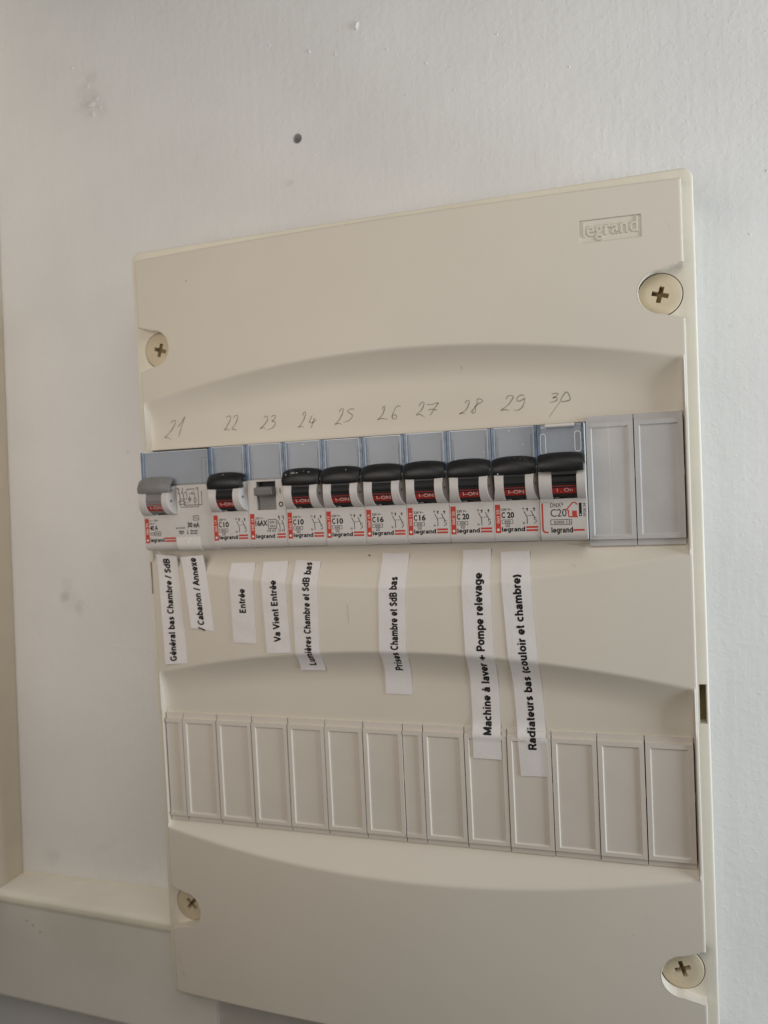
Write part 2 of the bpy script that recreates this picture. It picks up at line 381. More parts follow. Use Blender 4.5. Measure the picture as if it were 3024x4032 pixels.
K = [-.7, -.35, 0, .35, .7]
def hs(x, y): return sum(hz(x, y+k) for k in K)/5+edge_round(x, y)
YT, YB, XL, XR = 108.3, -230.3, -1.9, 229.4
ROWS = [(-0.66, -23.1, 22.5), (-123.84, -146.6, -101.0)]        # centre, opening bottom, opening top
def build_cover():
    xs = [XL, XL+.06, XL+.2, XL+.4, XL+.75, XL+1.22, XL+1.45, -.3]
    xs += [.2, .7, 1.3, 2.0]+[2.0+223.5*i/70 for i in range(1, 70)]+[225.5, 226.2, 226.8, 227.3]
    xs += [227.8, XR-1.45, XR-1.22, XR-.75, XR-.4, XR-.2, XR-.06, XR]
    near = [-1.6, -1.1, -.8, -.5, -.25, 0, .25, .5, .8, 1.1, 1.6]
    def col(x):
        au, al = arcs(x); ys = []
        def span(a, b, n): return [a+(b-a)*i/n for i in range(n)]
        prev = YT-1.0; ys += [YT, YT-.06, YT-.2, YT-.4, YT-.75]
        for c, ob, ot in ROWS:
            a = c+au; l = c-al
            ys += span(prev, a+1.6, 6) + [a-k for k in near]
            fl = c+25.2
            ys += span(a-1.6, fl, 14)[1:] + [fl, c+23.9] + [ot, ob] + [c-24.3]
            st = c-25.2
            lo = min(st-.3, l+1.0) if False else st
            ys += [lo] + span(lo, l+1.2, 5)[1:] + [l+k for k in (1.2, .8, .4, .15, 0, -.15, -.4, -.8, -1.2)]
            prev = l-1.2
        ys += span(prev, YB+1.0, 8)[1:] + [YB+1.0, YB+.75, YB+.4, YB+.2, YB+.06, YB]
        return ys
    cols = [col(x) for x in xs]
    nx, ny = len(xs), len(cols[0])
    # which grid rows bound the openings
    y0 = cols[7]
    holes = []
    for c, ob, ot in ROWS: holes.append((y0.index(ot), y0.index(ob)))
    i0, i1 = xs.index(-.3), xs.index(227.8)
    top = [[(xs[i], cols[i][j], hs(xs[i], cols[i][j])) for j in range(ny)] for i in range(nx)]
    vs = [p for cc in top for p in cc]
    nb = len(vs)
    vs += [(x, y, -5.9) for x, y, z in vs]
    fs = []; edges = {}
    for i in range(nx-1):
        for j in range(ny-1):
            if i0 <= i < i1 and any(a <= j < b for a, b in holes): continue
            q = (i*ny+j, i*ny+j+1, (i+1)*ny+j+1, (i+1)*ny+j)
            fs.append(q); fs.append(tuple(k+nb for k in q[::-1]))
            for a, b in zip(q, q[1:]+q[:1]):
                if (b, a) in edges: del edges[(b, a)]
                else: edges[(a, b)] = 1
    for a, b in edges: fs.append((b, a, a+nb, b+nb))
    used = sorted({k for f in fs for k in f}); mp = {k: n for n, k in enumerate(used)}
    mb = MB(); mb.v = [vs[k] for k in used]; mb.f = [tuple(mp[k] for k in f) for f in fs]
    mb.recalc = True
    return mb.obj('cover_plate', M['cover'], panel)
cover = build_cover()
def notch_poly(cx, cy, sgn):
    # half oval that opens at the plate edge and hugs the screw
    pts = []
    for i in range(25):
        a = math.pi/2 + math.pi*i/24
        x = 8.3*math.cos(a); y = 8.3*math.sin(a)
        pts.append((x, y))
    up = [(8.9, 10.3), (6, 9.9), (3, 9.2)]; lo = [(3, -9.2), (6, -9.9), (8.9, -10.3)]
    full = [(14, 10.3)] + up + pts + lo + [(14, -10.3)]
    full = [(cx+sgn*x, cy+y) for x, y in full]
    return full
SC = [(221.2, 67.9, 1, .27), (6.3, 67.9, -1, .3), (221.2, -189.8, 1, -.35), (6.3, -189.8, -1, .72)]
cuts = []
for cx, cy, s, r in SC:
    mb = MB(); mb.prism(notch_poly(cx, cy, s), -9, 14); cuts.append(cutter(mb))
# sunk field for the embossed name
sl = -.066
lg = MB(); b8 = lg.box(193.3, 215.1, 88.6, 96.8, 0, 9)
lg.v = [(x, y, (zb(204.2)-.4+sl*(x-204.2)) if z == 0 else z+3) for x, y, z in lg.v]; cuts.append(cutter(lg))
boolean(cover, cuts)
def tube(pts, r, name, m, parent):
    mb = MB(); rings = []
    for i, (x, y, z) in enumerate(pts):
        a = Vector(pts[max(0, i-1)]); c_ = Vector(pts[min(len(pts)-1, i+1)]); t = (c_-a).normalized()
        n1 = t.cross(Vector((0, 0, 1))).normalized(); n2 = n1.cross(t)
        rings.append([tuple(Vector((x, y, z))+n1*r*math.cos(2*math.pi*k/8)+n2*r*math.sin(2*math.pi*k/8)) for k in range(8)])
    mb.loft(rings); mb.recalc = True
    return mb.obj(name, m, parent, 60)
for cx, cy, s, r in SC:
    q = [p for p in notch_poly(cx, cy, s)[1:-1]]
    q = [(x, y) for x, y in q if XL+.3 < x < XR-.3]
    tube([(x, y, hs(x, y)-.36) for x, y in q], .42, 'notch_lip', M['cover'], cover)
cover.data.set_sharp_from_angle(angle=math.radians(28))
em = MB(); vs_, fs_ = glyphs('legrand', .022)
for zt in (0,):
    z_ = lambda x: zb(204.2)-.4+sl*(x-204.2)
    pts = [(194.3+19.8*a, 89.0+7.3*b) for a, b in vs_]; nn = len(pts)
    em.v = [(x, y, z_(x)-.2) for x, y in pts]+[(x, y, z_(x)+.3) for x, y in pts]
    cnt = {}
    for f in fs_:
        em.f.append(tuple(k+nn for k in f))
        for a, b in zip(f, f[1:]+f[:1]):
            if (b, a) in cnt: del cnt[(b, a)]
            else: cnt[(a, b)] = 1
    for a, b in cnt: em.f.append((a, b, b+nn, a+nn))
em.obj('embossed_lettering', M['cover'], cover, 20)

FZ = -4.2
def build_frame():
    # slab with two openings behind the module rows, rounded outer corners, walls back to the wall
    x0, x1, y0, y1 = -7.0, 234.0, -235.8, 113.7; F = FZ
    mb = MB()
    def rr(r, k, ins, n=8):
        out = []
        for cx, cy, a0 in ((x1-r, y1-r, 0), (x0+r, y1-r, 90), (x0+r, y0+r, 180), (x1-r, y0+r, 270)):
            for i in range(n+1):
                a = math.radians(a0+90*i/n); out.append((cx+(r-ins)*math.cos(a), cy+(r-ins)*math.sin(a), k))
        return out
    r = 4.2
    loops = [rr(r, WZ+.2, 0), rr(r, F-1.3, 0), rr(r, F-.8, .1), rr(r, F-.45, .35), rr(r, F-.3, .7), rr(r, F-.25, 1.1), rr(r, F, 3.4), rr(r, F, 4.15)]
    n = len(loops[0])
    for L_ in loops: mb.v += L_
    for k in range(len(loops)-1):
        mb.f += [(k*n+i, k*n+(i+1)%n, (k+1)*n+(i+1)%n, (k+1)*n+i) for i in range(n)]
    mb.f.append(tuple((len(loops)-1)*n+i for i in range(n))); mb.f.append(tuple(range(n))[::-1])
    mb.recalc = True
    f = mb.obj('frame', M['frame'], panel)
    cs = [MB().box(-.3, 227.8, ob, ot, -30, 5) for c, ob, ot in ROWS]
    cs += [MB().box(230.4, 233.0, -94, -78.9, -11, 0), MB().box(-6.0, -3.4, -44, -29, -11, 0)]
    for cx, cy, s, r_ in SC: cs.append(MB().prism([(cx+8.2*math.cos(2*math.pi*i/48), cy+8.2*math.sin(2*math.pi*i/48)) for i in range(48)], -15, 5))
    boolean(f, [cutter(c) for c in cs]); f.data.set_sharp_from_angle(angle=math.radians(40))
    return f
frame = build_frame()
for c, ob, ot in ROWS:
    MB().box(-.25, 227.75, ob+.05, ot-.05, -29.9, -28).obj('back_plate', M['dark'], panel)
MB().box(230.5, 232.9, -93.9, -79, -10.9, -10).obj('slot_floor', mat('slot_floor_plastic', (.30, .24, .12, 1), .6, .3), frame)

def screw(cx, cy, rot):
    R = 7.85; mb = MB(); rings = []
    for rr_, z in ((5.5, -13), (5.5, -6), (R, -5.2), (R, -4.1), (R-.1, -3.85), (R-.4, -3.7), (R*.6, -3.5), (R*.25, -3.45)):
        rings.append([(cx+rr_*math.cos(2*math.pi*i/48), cy+rr_*math.sin(2*math.pi*i/48), z) for i in range(48)])
    mb.loft(rings); mb.recalc = True
    o = mb.obj('screw', M['screw'], panel)
    def bar(l, wd, a):
        c, s = math.cos(a), math.sin(a)
        return [(cx+x*c-y*s, cy+x*s+y*c) for x, y in ((-l,-wd),(l,-wd),(l,wd),(-l,wd))]
    ct = []
    a2 = MB().prism(bar(3.05, .85, rot), -9, 0); b2 = MB().prism(bar(3.05, .85, rot+math.pi/2), -9.02, .1)
    boolean(o, [cutter(a2), cutter(b2)]); o.data.set_sharp_from_angle(angle=math.radians(35))
    fl = MB().prism(bar(3.0, .82, rot), -9.3, -6.6).prism(bar(3.0, .82, rot+math.pi/2), -9.3, -6.55)  # slot floor coloured dark for the shade down the deep recess
    fl.obj('cross_recess', M['screw_dark'], o)
    return o
for cx, cy, s, r in SC: screw(cx, cy, -r)

# blanking plates ---------------------------------------------------
def blank_mesh(wd, h0, h1, m, narrow=False):
    """one blanking plate: clip flanges above and below, raised frame, sunk field; x 0..wd, y relative to the row centre"""
    mb = MB(); g = .17
    a, b = g, wd-g
    mb.box(a, b, h0-2.55, h1+2.55, -2.4, -1.15)                     # flange
    fx = 1.75 if not narrow else 0
    if narrow:
        mb.add([], [])
        mb.box(a, b, h0, h1, -1.2, -.55)
        mb.box(a+6.8, b, h0, h1, -.6, 0) if False else None
        mb.box(a, b, h0, h0+1.5, -.6, 0); mb.box(a, b, h1-1.7, h1, -.6, 0); mb.box(b-1.7, b, h0+1.5, h1-1.7, -.6, -.02)
    else:
        xi0, xi1, yi0, yi1 = a+fx, b-fx, h0+1.5, h1-1.7
        o4 = [(a,h0),(b,h0),(b,h1),(a,h1)]; i4 = [(xi0,yi0),(xi1,yi0),(xi1,yi1),(xi0,yi1)]
        vs = [(x,y,-1.2) for x,y in o4]+[(x,y,0) for x,y in o4]+[(x,y,0) for x,y in i4]
        e = .45
        ii = [(xi0+e,yi0+e),(xi1-e,yi0+e),(xi1-e,yi1-e),(xi0+e,yi1-e)]
        vs += [(x,y,-.55) for x,y in ii]
        fs = []
        for i in range(4):
            j = (i+1) % 4
            fs += [(i,j,j+4,i+4), (i+4,j+4,j+8,i+8), (i+8,j+8,j+12,i+12)]
        fs.append((12,13,14,15))
        mb.add(vs, fs)
    mb.box(wd-g, wd+g-.02, 1.0, 4.2, -2.4, -1.0)                    # bridge that links it to the next one
    return mb.mesh('blanking_plate', m, 20)
def blank(me, x, cy, label=None):
    o = bpy.data.objects.new('blanking_plate', me); C.objects.link(o); o.parent = panel
    o.location = P(x+random.uniform(-.05,.05), cy, random.uniform(-.12,.12))
    o.rotation_euler = (random.uniform(-.003,.003), random.uniform(-.0015,.0015), random.uniform(-.006,.006))
    if label: o['label'] = label
    return o
gm = blank_mesh(17.5, -22.25, 22.35, M['blank_grey'])
gb = blank(gm, 192.5, -.66, 'grey blanking plate beside the last breaker'); blank(gm, 210, -.66, 'grey blanking plate at the right end of the upper row')
stk = mat('mould_line_glint', (.58, .555, .53, 1), .5, .3)  # reflection along the mould line, painted as a paler streak
MB().line([(8.4, -20.6), (8.55, 0), (8.4, 20.5)], lambda t: .5+.3*math.sin(9*t), -.53).obj('mould_line_glint', stk, gb)
MB().rect(8.1, 8.7, 20.75, 22.2, .02).obj('mould_line_glint', stk, gb)
wm = blank_mesh(17.5, -22.6, 22.6, M['blank']); hm = blank_mesh(8.75, -22.6, 22.6, M['blank'], True)
for k in [0.5, 1.5, 2.5, 3.5, 4.5, 5.5, 7, 8, 9, 10, 11, 12]: blank(wm, k*17.5, -123.84)
blank(hm, 0, -123.84, 'half width blanking plate at the left end'); blank(hm, 6.5*17.5, -123.84, 'half width blanking plate in the middle of the row')

# pencilled numbers ---------------------------------------------------
NUM={
21:[[(10.7,34.4),(11.9,35.4),(13.1,35.3),(12.7,34.0),(11.0,31.6),(8.9,29.5),(6.8,28.1),(8.5,28.0),(10.3,26.9)],[(14.0,32.5),(15.7,34.0),(18.1,36.8),(16.7,34.2),(15.4,31.0),(14.2,27.9)]],
22:[[(38.7,34.9),(39.7,35.5),(40.9,35.3),(40.7,34.0),(39.6,32.1),(38.3,30.3),(37.5,29.6),(38.6,29.8),(40.2,29.1)],[(42.2,34.6),(43.3,35.5),(44.5,35.3),(44.1,33.7),(42.9,31.6),(41.3,29.8),(42.2,29.5),(43.7,29.0)]],
23:[[(57.0,33.6),(57.9,34.2),(58.9,33.8),(58.5,32.2),(56.9,30.4),(55.0,28.9),(56.2,29.4),(57.4,28.8)],[(60.5,33.6),(61.8,34.3),(62.7,33.8),(61.7,32.3),(60.8,31.9),(62.2,31.4),(62.1,30.1),(60.6,28.8),(58.2,28.1)]],
24:[[(75.4,33.1),(76.0,34.5),(76.7,34.6),(76.7,33.5),(75.8,31.5),(74.4,29.5),(73.1,28.4),(74.4,28.6),(75.6,28.3)],[(79.8,33.0),(78.7,31.1),(78.4,30.2),(79.7,29.9),(81.7,31.1)],[(80.8,31.9),(79.8,29.6),(79.0,27.7)]],
25:[[(92.1,33.5),(93.1,34.7),(94.0,34.7),(93.8,33.4),(92.7,31.2),(91.1,29.3),(90.0,28.5),(91.6,28.8),(93.2,28.2)],[(99.1,34.3),(97.2,34.4),(95.9,33.5),(97.5,32.2),(98.0,31.3),(96.5,29.8),(93.8,29.0)]],
26:[[(111.1,33.3),(111.9,34.4),(112.5,34.3),(112.1,33.0),(111.0,30.8),(109.0,29.1),(110.7,29.5),(113.4,29.0)],[(119.2,33.8),(118.1,34.2),(116.9,33.3),(115.9,31.4),(115.3,29.9),(116.0,28.9),(117.0,29.1),(117.2,30.2),(116.3,30.7),(115.4,29.9)]],
27:[[(127.0,33.4),(128.1,34.8),(129.1,34.8),(129.0,33.6),(127.8,31.6),(125.7,29.9),(127.3,30.0),(129.2,28.7)],[(130.4,34.0),(131.9,33.6),(135.1,34.2),(133.7,32.3),(132.2,30.2),(131.3,29.3)],[(130.9,31.5),(132.8,31.8),(134.5,31.1)]],
28:[[(146.1,33.1),(146.9,34.1),(147.8,34.0),(147.5,32.4),(146.2,30.3),(143.7,29.0),(144.7,29.4),(145.9,28.8)],[(153.2,33.8),(152.0,34.5),(151.0,34.1),(151.1,33.0),(150.2,31.4),(148.8,29.8),(148.9,29.1),(149.8,29.1),(150.3,30.0),(150.2,31.4),(151.5,32.5),(153.2,33.3),(153.2,33.8)]],
29:[[(162.7,33.4),(163.3,34.6),(164.7,34.8),(165.5,34.2),(164.6,32.7),(163.0,30.9),(160.4,29.3),(162.1,29.4),(163.7,28.9)],[(169.9,34.2),(168.8,34.7),(167.2,33.9),(166.8,32.7),(167.7,32.3),(169.1,32.8),(169.9,33.3),(169.6,31.5),(168.8,29.9),(167.2,28.8),(165.2,29.1)]],
30:[[(180.3,34.0),(181.6,34.3),(182.9,34.0),(181.8,33.1),(180.8,32.6),(182.1,32.6),(182.3,31.7),(181.1,31.1),(179.2,30.9)],[(185.8,34.5),(184.6,33.1),(183.6,31.1),(185.3,30.9),(187.2,31.4),(187.0,32.9),(186.3,34.3),(185.2,34.4)],[(183.4,30.7),(181.4,28.3),(179.0,25.2)]],
}

for k, strokes in NUM.items():
    mb = MB()
    for s in strokes:
        mb.line(spline(s, 5), (lambda t: .24+.16*math.sin(3.1*t)+.09*math.sin(17*t)) if len(s) > 3 or k != 30 else .18, lambda x, y: hs(x, y)+.05)
    o = mb.obj('handwritten_number', M['pencil'], cover); o['label'] = 'pencilled number %d' % k
# scuffs and crumbs on the cover
SCUFF = mat('scuff', (.46, .41, .34, 1), .7, .2); PALE = mat('pale_scratch', (.74, .69, .6, 1), .5, .3)
for pts in ([(184, -24.4), (187, -24.7), (192, -24.6), (198, -24.9)], [(188, -25.2), (195, -25.4)], [(224, 92.8), (225.2, 90.5), (225.6, 88.6)], [(0.3, -212.0), (1.4, -214.5), (2.5, -216.6)], [(2.4, -219.8), (3.6, -222.4)],
            [(94.6, -47), (94.8, -55)], [(186, -32), (187.3, -33)]):
    MB().line(spline(pts, 4), .2, lambda x, y: hs(x, y)+.04).obj('scuff_mark', PALE if pts[0][1] > 50 else SCUFF, cover)

# ------------------------------------------------------------------ breakers (local x 0..17.5, y about the row, z towards the viewer)
ZL = 8.0
def nose(u0, u1, y1=21.7, zt=6.2):
    """grey moulded body: label face, groove for the handle, step for the marker window"""
    b = MB()
    rnd = [(-19.4, ZL)]+[(-19.4-3.0*math.sin(a), ZL-3.0*(1-math.cos(a))) for a in [i*math.pi/2/7 for i in range(1, 8)]]
    prof = [(y1, -20), (y1, zt), (6.6, zt), (6.6, 1.5), (-6.4, 1.5), (-6.4, ZL)]+rnd+[(-22.4, -20)]
    b.extr(prof, u0, u1); b.recalc = True
    return b
def cheek(u_in, u_out, inset):
    """half-round shoulder beside the handle; its outer side slopes in towards the crown"""
    R, zc = 6.45, 7.05; a0 = math.asin((ZL-.02-zc)/R)
    arc = [a0+(math.pi-2*a0)*i/18 for i in range(19)]
    mb = MB(); vi, vo = [], []
    d = 1 if u_out > u_in else -1
    for a in arc:
        y, z = R*math.cos(a), zc+R*math.sin(a)
        vi.append((u_in, y, z)); vo.append((u_out-d*inset*(z-ZL)/(R+zc-ZL), y, z))
    n = len(arc)
    # base
    vi = [(u_in, R, 1.6)]+vi+[(u_in, -R, 1.6)]; vo = [(u_out, R, 1.6)]+vo+[(u_out, -R, 1.6)]
    n += 2
    mb.add(vi+vo, [tuple(range(n)), tuple(range(n, 2*n))]+[(i, i+1, i+1+n, i+n) for i in range(n-1)]+[(n-1, 0, n, 2*n-1)])
    mb.recalc = True
    return mb
def drum(u0, u1, R=5.9, zc=7.05):
    mb = MB(); prof = []
    for i in range(41):
        a = math.radians(165-210*i/40)
        r = R
        prof.append((r*math.sin(math.radians(90)-a)*1.0 if False else r*math.cos(a)*-1, zc+r*math.sin(a)))
    prof = []
    for i in range(45):
        a = math.radians(-30+220*i/44); r = R+(.22 if abs(math.degrees(a)-112) < 2.6 or abs(math.degrees(a)-90) < 2.6 or abs(math.degrees(a)-78) < 2 else 0)
        prof.append((r*math.cos(a), zc+r*math.sin(a)))
    mb.extr(prof, u0, u1); mb.recalc = True
    return mb
def paddle(u0, u1, dy=0, dz=0, arch=.7, flat=False):
    """the lever: a hollow bowed bar across the breaker"""
    mb = MB(); rings = []
    N_ = 16
    for i in range(N_+1):
        t = i/N_; x = u0+(u1-u0)*t
        q = abs(2*t-1)**2.4
        e = 0.18 if i in (0, N_) else 0
        k = -arch*q; ty = -(1.0*q if not flat else .7*q)
        sec = [(3.5+e, 11.2+k), (3.35+e, 12.9+k-e), (3.6, 13.15+k-e), (6.6+ty*.9, 13.55+k-e), (8.2+ty, 12.75+k-e), (9.9+ty, 11.5+k-e), (10.5+ty-e, 10.4+k), (10.4+ty-e, 9.6+k),
               (9.4+ty-e, 9.6+k), (8.9+ty, 10.9+k), (7.6+ty, 11.9+k), (6.4+ty*.9, 12.3+k), (5.2, 12.0+k), (5.0, 11.0+k)]
        rings.append([(x, y+dy, z+dz) for y, z in sec])
    mb.loft(rings); mb.recalc = True
    return mb
def tangent_text(mb, t, u0, u1, ang, h, R, zc, bold=.01):
    vs, fs = glyphs(t, bold); a = math.radians(ang)
    mb.add([(u0+(u1-u0)*p, R*math.cos(a)+(q-.5)*h*math.sin(a), zc+R*math.sin(a)-(q-.5)*h*math.cos(a)) for p, q in vs], fs)
def on_band(root, handle, u0, u1, t, R=5.98, zc=7.05, tu=(6.5, 12.3), bold=.012, hgt=1.55):
    mb = MB(); pr = []
    for i in range(9):
        a = math.radians(104+34*i/8); pr.append((R*math.cos(a), zc+R*math.sin(a)))
    n = len(pr)
    mb.add([(u0,y,z) for y,z in pr]+[(u1,y,z) for y,z in pr], [(i, i+1, i+1+n, i+n) for i in range(n-1)])
    b = mb.obj('on_marker', M['red'], handle)
    tx = MB()
    vs, fs = glyphs(t, bold)
    q = []
    for p_, r_ in vs:                                    # wrapped round the drum, reading upright
        a = math.radians(121)-(r_-.5)*hgt/R
        q.append((tu[0]+(tu[1]-tu[0])*p_, (R+.05)*math.cos(a), zc+(R+.05)*math.sin(a)))
    tx.add(q, fs); tx.obj('on_lettering', M['paleink'], handle)
    return b
def marker_window(root, u0, u1, y0=6.75, y1=21.65, rclip=True, lclip=True, edge_l=True, edge_r=True):
    """tinted clear cover over the grey marker card"""
    cd = MB().box(u0+1.3, u1-1.3, y0+.4, y1-.1, 6.25, 6.6)
    if lclip: cd.box(u0+2.6, u1-2.6 if rclip else u1-1.4, y0+.4, 18.2, 6.6, 6.95)
    else: cd.box(u0+1.4, u1-3.0, y0+.4, 18.2, 6.6, 6.95)
    cd.obj('marker_card', M['card'], root)
    for a_, b_ in (((u0+1.35, u0+2.45), (u1-2.45, u1-1.35)) if lclip else ((u1-4.9, u1-1.6),)):
        MB().ring(a_, b_, y0+.5, 18.1, .16, 7.02).obj('clip_outline', M['clip'], root)
    w_ = MB().box(u0+1.42, u1-1.42, y0, y1, 7.35, 7.95).obj('marker_window', M['window'], root)
    for a, b in ((u0+.1, u0+1.4), (u1-1.4, u1-.1)):
        e = MB().box(a, b, y0-.3, y1+.02, .5, 8.0)
        e.box((a+b)/2-.12, (a+b)/2+.12, y0+2, y1-3.5, 7.95, 8.1)
        e.obj('blue_edge', M['blue'], root)
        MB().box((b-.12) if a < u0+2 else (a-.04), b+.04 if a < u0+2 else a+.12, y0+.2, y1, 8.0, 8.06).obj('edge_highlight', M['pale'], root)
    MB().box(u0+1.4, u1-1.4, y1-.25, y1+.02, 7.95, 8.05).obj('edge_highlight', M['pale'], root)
    return w_
def star(mb, x, y, s):
    z = ZL+.04
    for k in range(3):
        a = math.radians(90+60*k); mb.line([(x-s*math.cos(a), y-s*math.sin(a)), (x+s*math.cos(a), y+s*math.sin(a))], s*.55, z+.001*k)
    mb.rect(x-s*.8, x+s*.8, y-s*1.9, y-s*1.45, z); mb.rect(x-s*.25, x+s*.25, y-s*1.6, y-s*.5, z+.004)
def stripe(root, ref, u=.45, w_=2.05, y1=-7.9, y0=-18.9, u2=(12.2, 16.6)):
    z = ZL+.03
    r = MB().rect(u, u+w_, y0, y1, z).rect(u2[0], u2[1], -17.25, -16.5, z).rect(u2[0], u2[1], -18.45, -17.7, z).obj('red_print', M['redink'], root)
    MB().text(ref, u+.5, u+w_-.4, -15.1, -9.9, z+.03, .0, 1).disc(u+w_/2, -17.6, z+.03, .52).obj('reference_lettering', M['whiteink'], root)
def word(mb, u0=2.7, u1=11.8):
    # maker's name in heavy letters
    vs, fs, adv = stroke_text('legrand', .2)
    k = 1.78; mb.add([(u0+(u1-u0)*x/adv, -18.4+k*y, ZL+.04) for x, y in vs], fs)
def breaker_print(root, amp):
    z = ZL+.04; mb = MB()
    mb.text('230 V~', 2.85, 6.9, -10.35, -9.4, z, .022)
    mb.text('C', 2.85, 4.25, -13.2, -10.8, z, .035).text(amp, 5.05, 7.75, -13.2, -10.8, z, .035)
    mb.ring(3.0, 7.15, -15.25, -13.85, .18, z).text('4500', 3.85, 6.3, -14.95, -14.15, z, .015)
    mb.ring(4.45, 5.8, -16.55, -15.25, .18, z).text('3', 4.85, 5.4, -16.35, -15.45, z, .01)
    mb.text('N', 11.0, 11.65, -10.15, -9.3, z, .02).text('N', 11.0, 11.65, -15.7, -14.8, z, .02)
    star(mb, 12.75, -9.85, .42); star(mb, 15.4, -9.85, .42)
    mb.line([(11.5, -10.7), (12.65, -13.05), (12.65, -15.6)], .26, z)
    for a in (12.75, 13.55, 14.3): mb.rect(a, a+.5, -12.55, -12.3, z)
    mb.line([(14.2, -10.6), (15.5, -13.3)], .26, z)
    mb.line([(15.25, -13.35), (16.1, -13.35)], .25, z).line([(15.35, -13.3), (15.35, -14.1), (16.0, -14.1), (16.0, -15.1), (15.5, -15.1), (15.3, -15.6)], .26, z)
    word(mb)
    mb.obj('printed_lettering', M['ink'], root)
def standard_parts(root, hm_, dm, right=17.45):
    for c_ in (cheek(4.85, .08, 1.5), cheek(13.0, right, 1.5)):
        c_.obj('cheek', M['body'], root, 25)
    h = paddle(.55, 16.95).obj('handle', M[hm_], root, 40)
    st = MB().box(4.95, 12.9, 2.6, 5.4, 9.6, 12.3); st.obj('stem', M[hm_], h)
    drum(4.95, 12.9).obj('drum', M[dm], h, 12)
    on_band(root, h, 4.95, 12.9, 'I–ON')
    MB().rect(4.9, 6.9, -6.3, -5.6, 6.9).obj('latch', M['body'], root)
    for u, d in ((17.45-.55, 1),):
        pass
    MB().prism([(0,0)]*0, 0, 0) if False else None
    # dark disc on each shoulder's slope, coloured for shade inside a pin hole
    for uu, sg in ((right, -1), (.08, 1)):
        t = MB(); n = 14; zc_ = 11.0; k = 1.5/(6.45+7.05-ZL)
        t.add([(uu+sg*(k*(zc_+.6*math.sin(2*math.pi*i/n)-ZL)-.03), -.3+.6*math.cos(2*math.pi*i/n), zc_+.6*math.sin(2*math.pi*i/n)) for i in range(n)], [tuple(range(n)) if sg < 0 else tuple(range(n))[::-1]])
        t.obj('pin_hole', M['hole'], root)
    return h
GRP = 'circuit breakers clipped in the upper row'
BL = {22: 'black-handled breaker between the grey-handled double breaker and the narrow relay',
 24: 'black-handled breaker with white paint specks on its lever, just right of the relay',
 25: 'last of the breakers marked C 10, left of the two marked C 16',
 26: 'breaker marked C 16 straight above the Prises paper label',
 27: 'breaker marked C 16 beside those marked C 20, with no paper label below it',
 28: 'breaker marked C 20 straight above the Machine à laver paper label',
 29: 'breaker with a scuffed black lever, above the Radiateurs paper label'}
def make_breaker(i, amp, ref, num):
    root = thing('circuit_breaker', BL[num], 'circuit breaker', (17.5*i, 0, 0), GRP)
    nose(.05, 17.45).obj('body', M['body'], root, 25)
    marker_window(root, 0, 17.5)
    standard_parts(root, 'black', 'drum')
    stripe(root, ref); breaker_print(root, amp)
    return root
def copy_tree(o, parent=None):
    c = o.copy(); C.objects.link(c); c.parent = parent
    for ch in list(o.children): copy_tree(ch, c)
    return c
# number, slot, rating, reference
src = {}; BR_ = {}
for num, i, amp, ref in [(22, 2, '10', '060 17'), (24, 4, '10', '060 17'), (25, 5, '10', '060 17'), (26, 6, '16', '060 19'), (27, 7, '16', '060 19'), (28, 8, '20', '060 20'), (29, 9, '20', '060 20')]:
    if (amp, ref) in src:
        r = copy_tree(src[(amp, ref)]); r['label'] = BL[num]
    else:
        r = src[(amp, ref)] = make_breaker(i, amp, ref, num)
    r.location = P(17.5*i, random.uniform(-.12, .12), random.uniform(-.1, .1)); BR_[num] = r

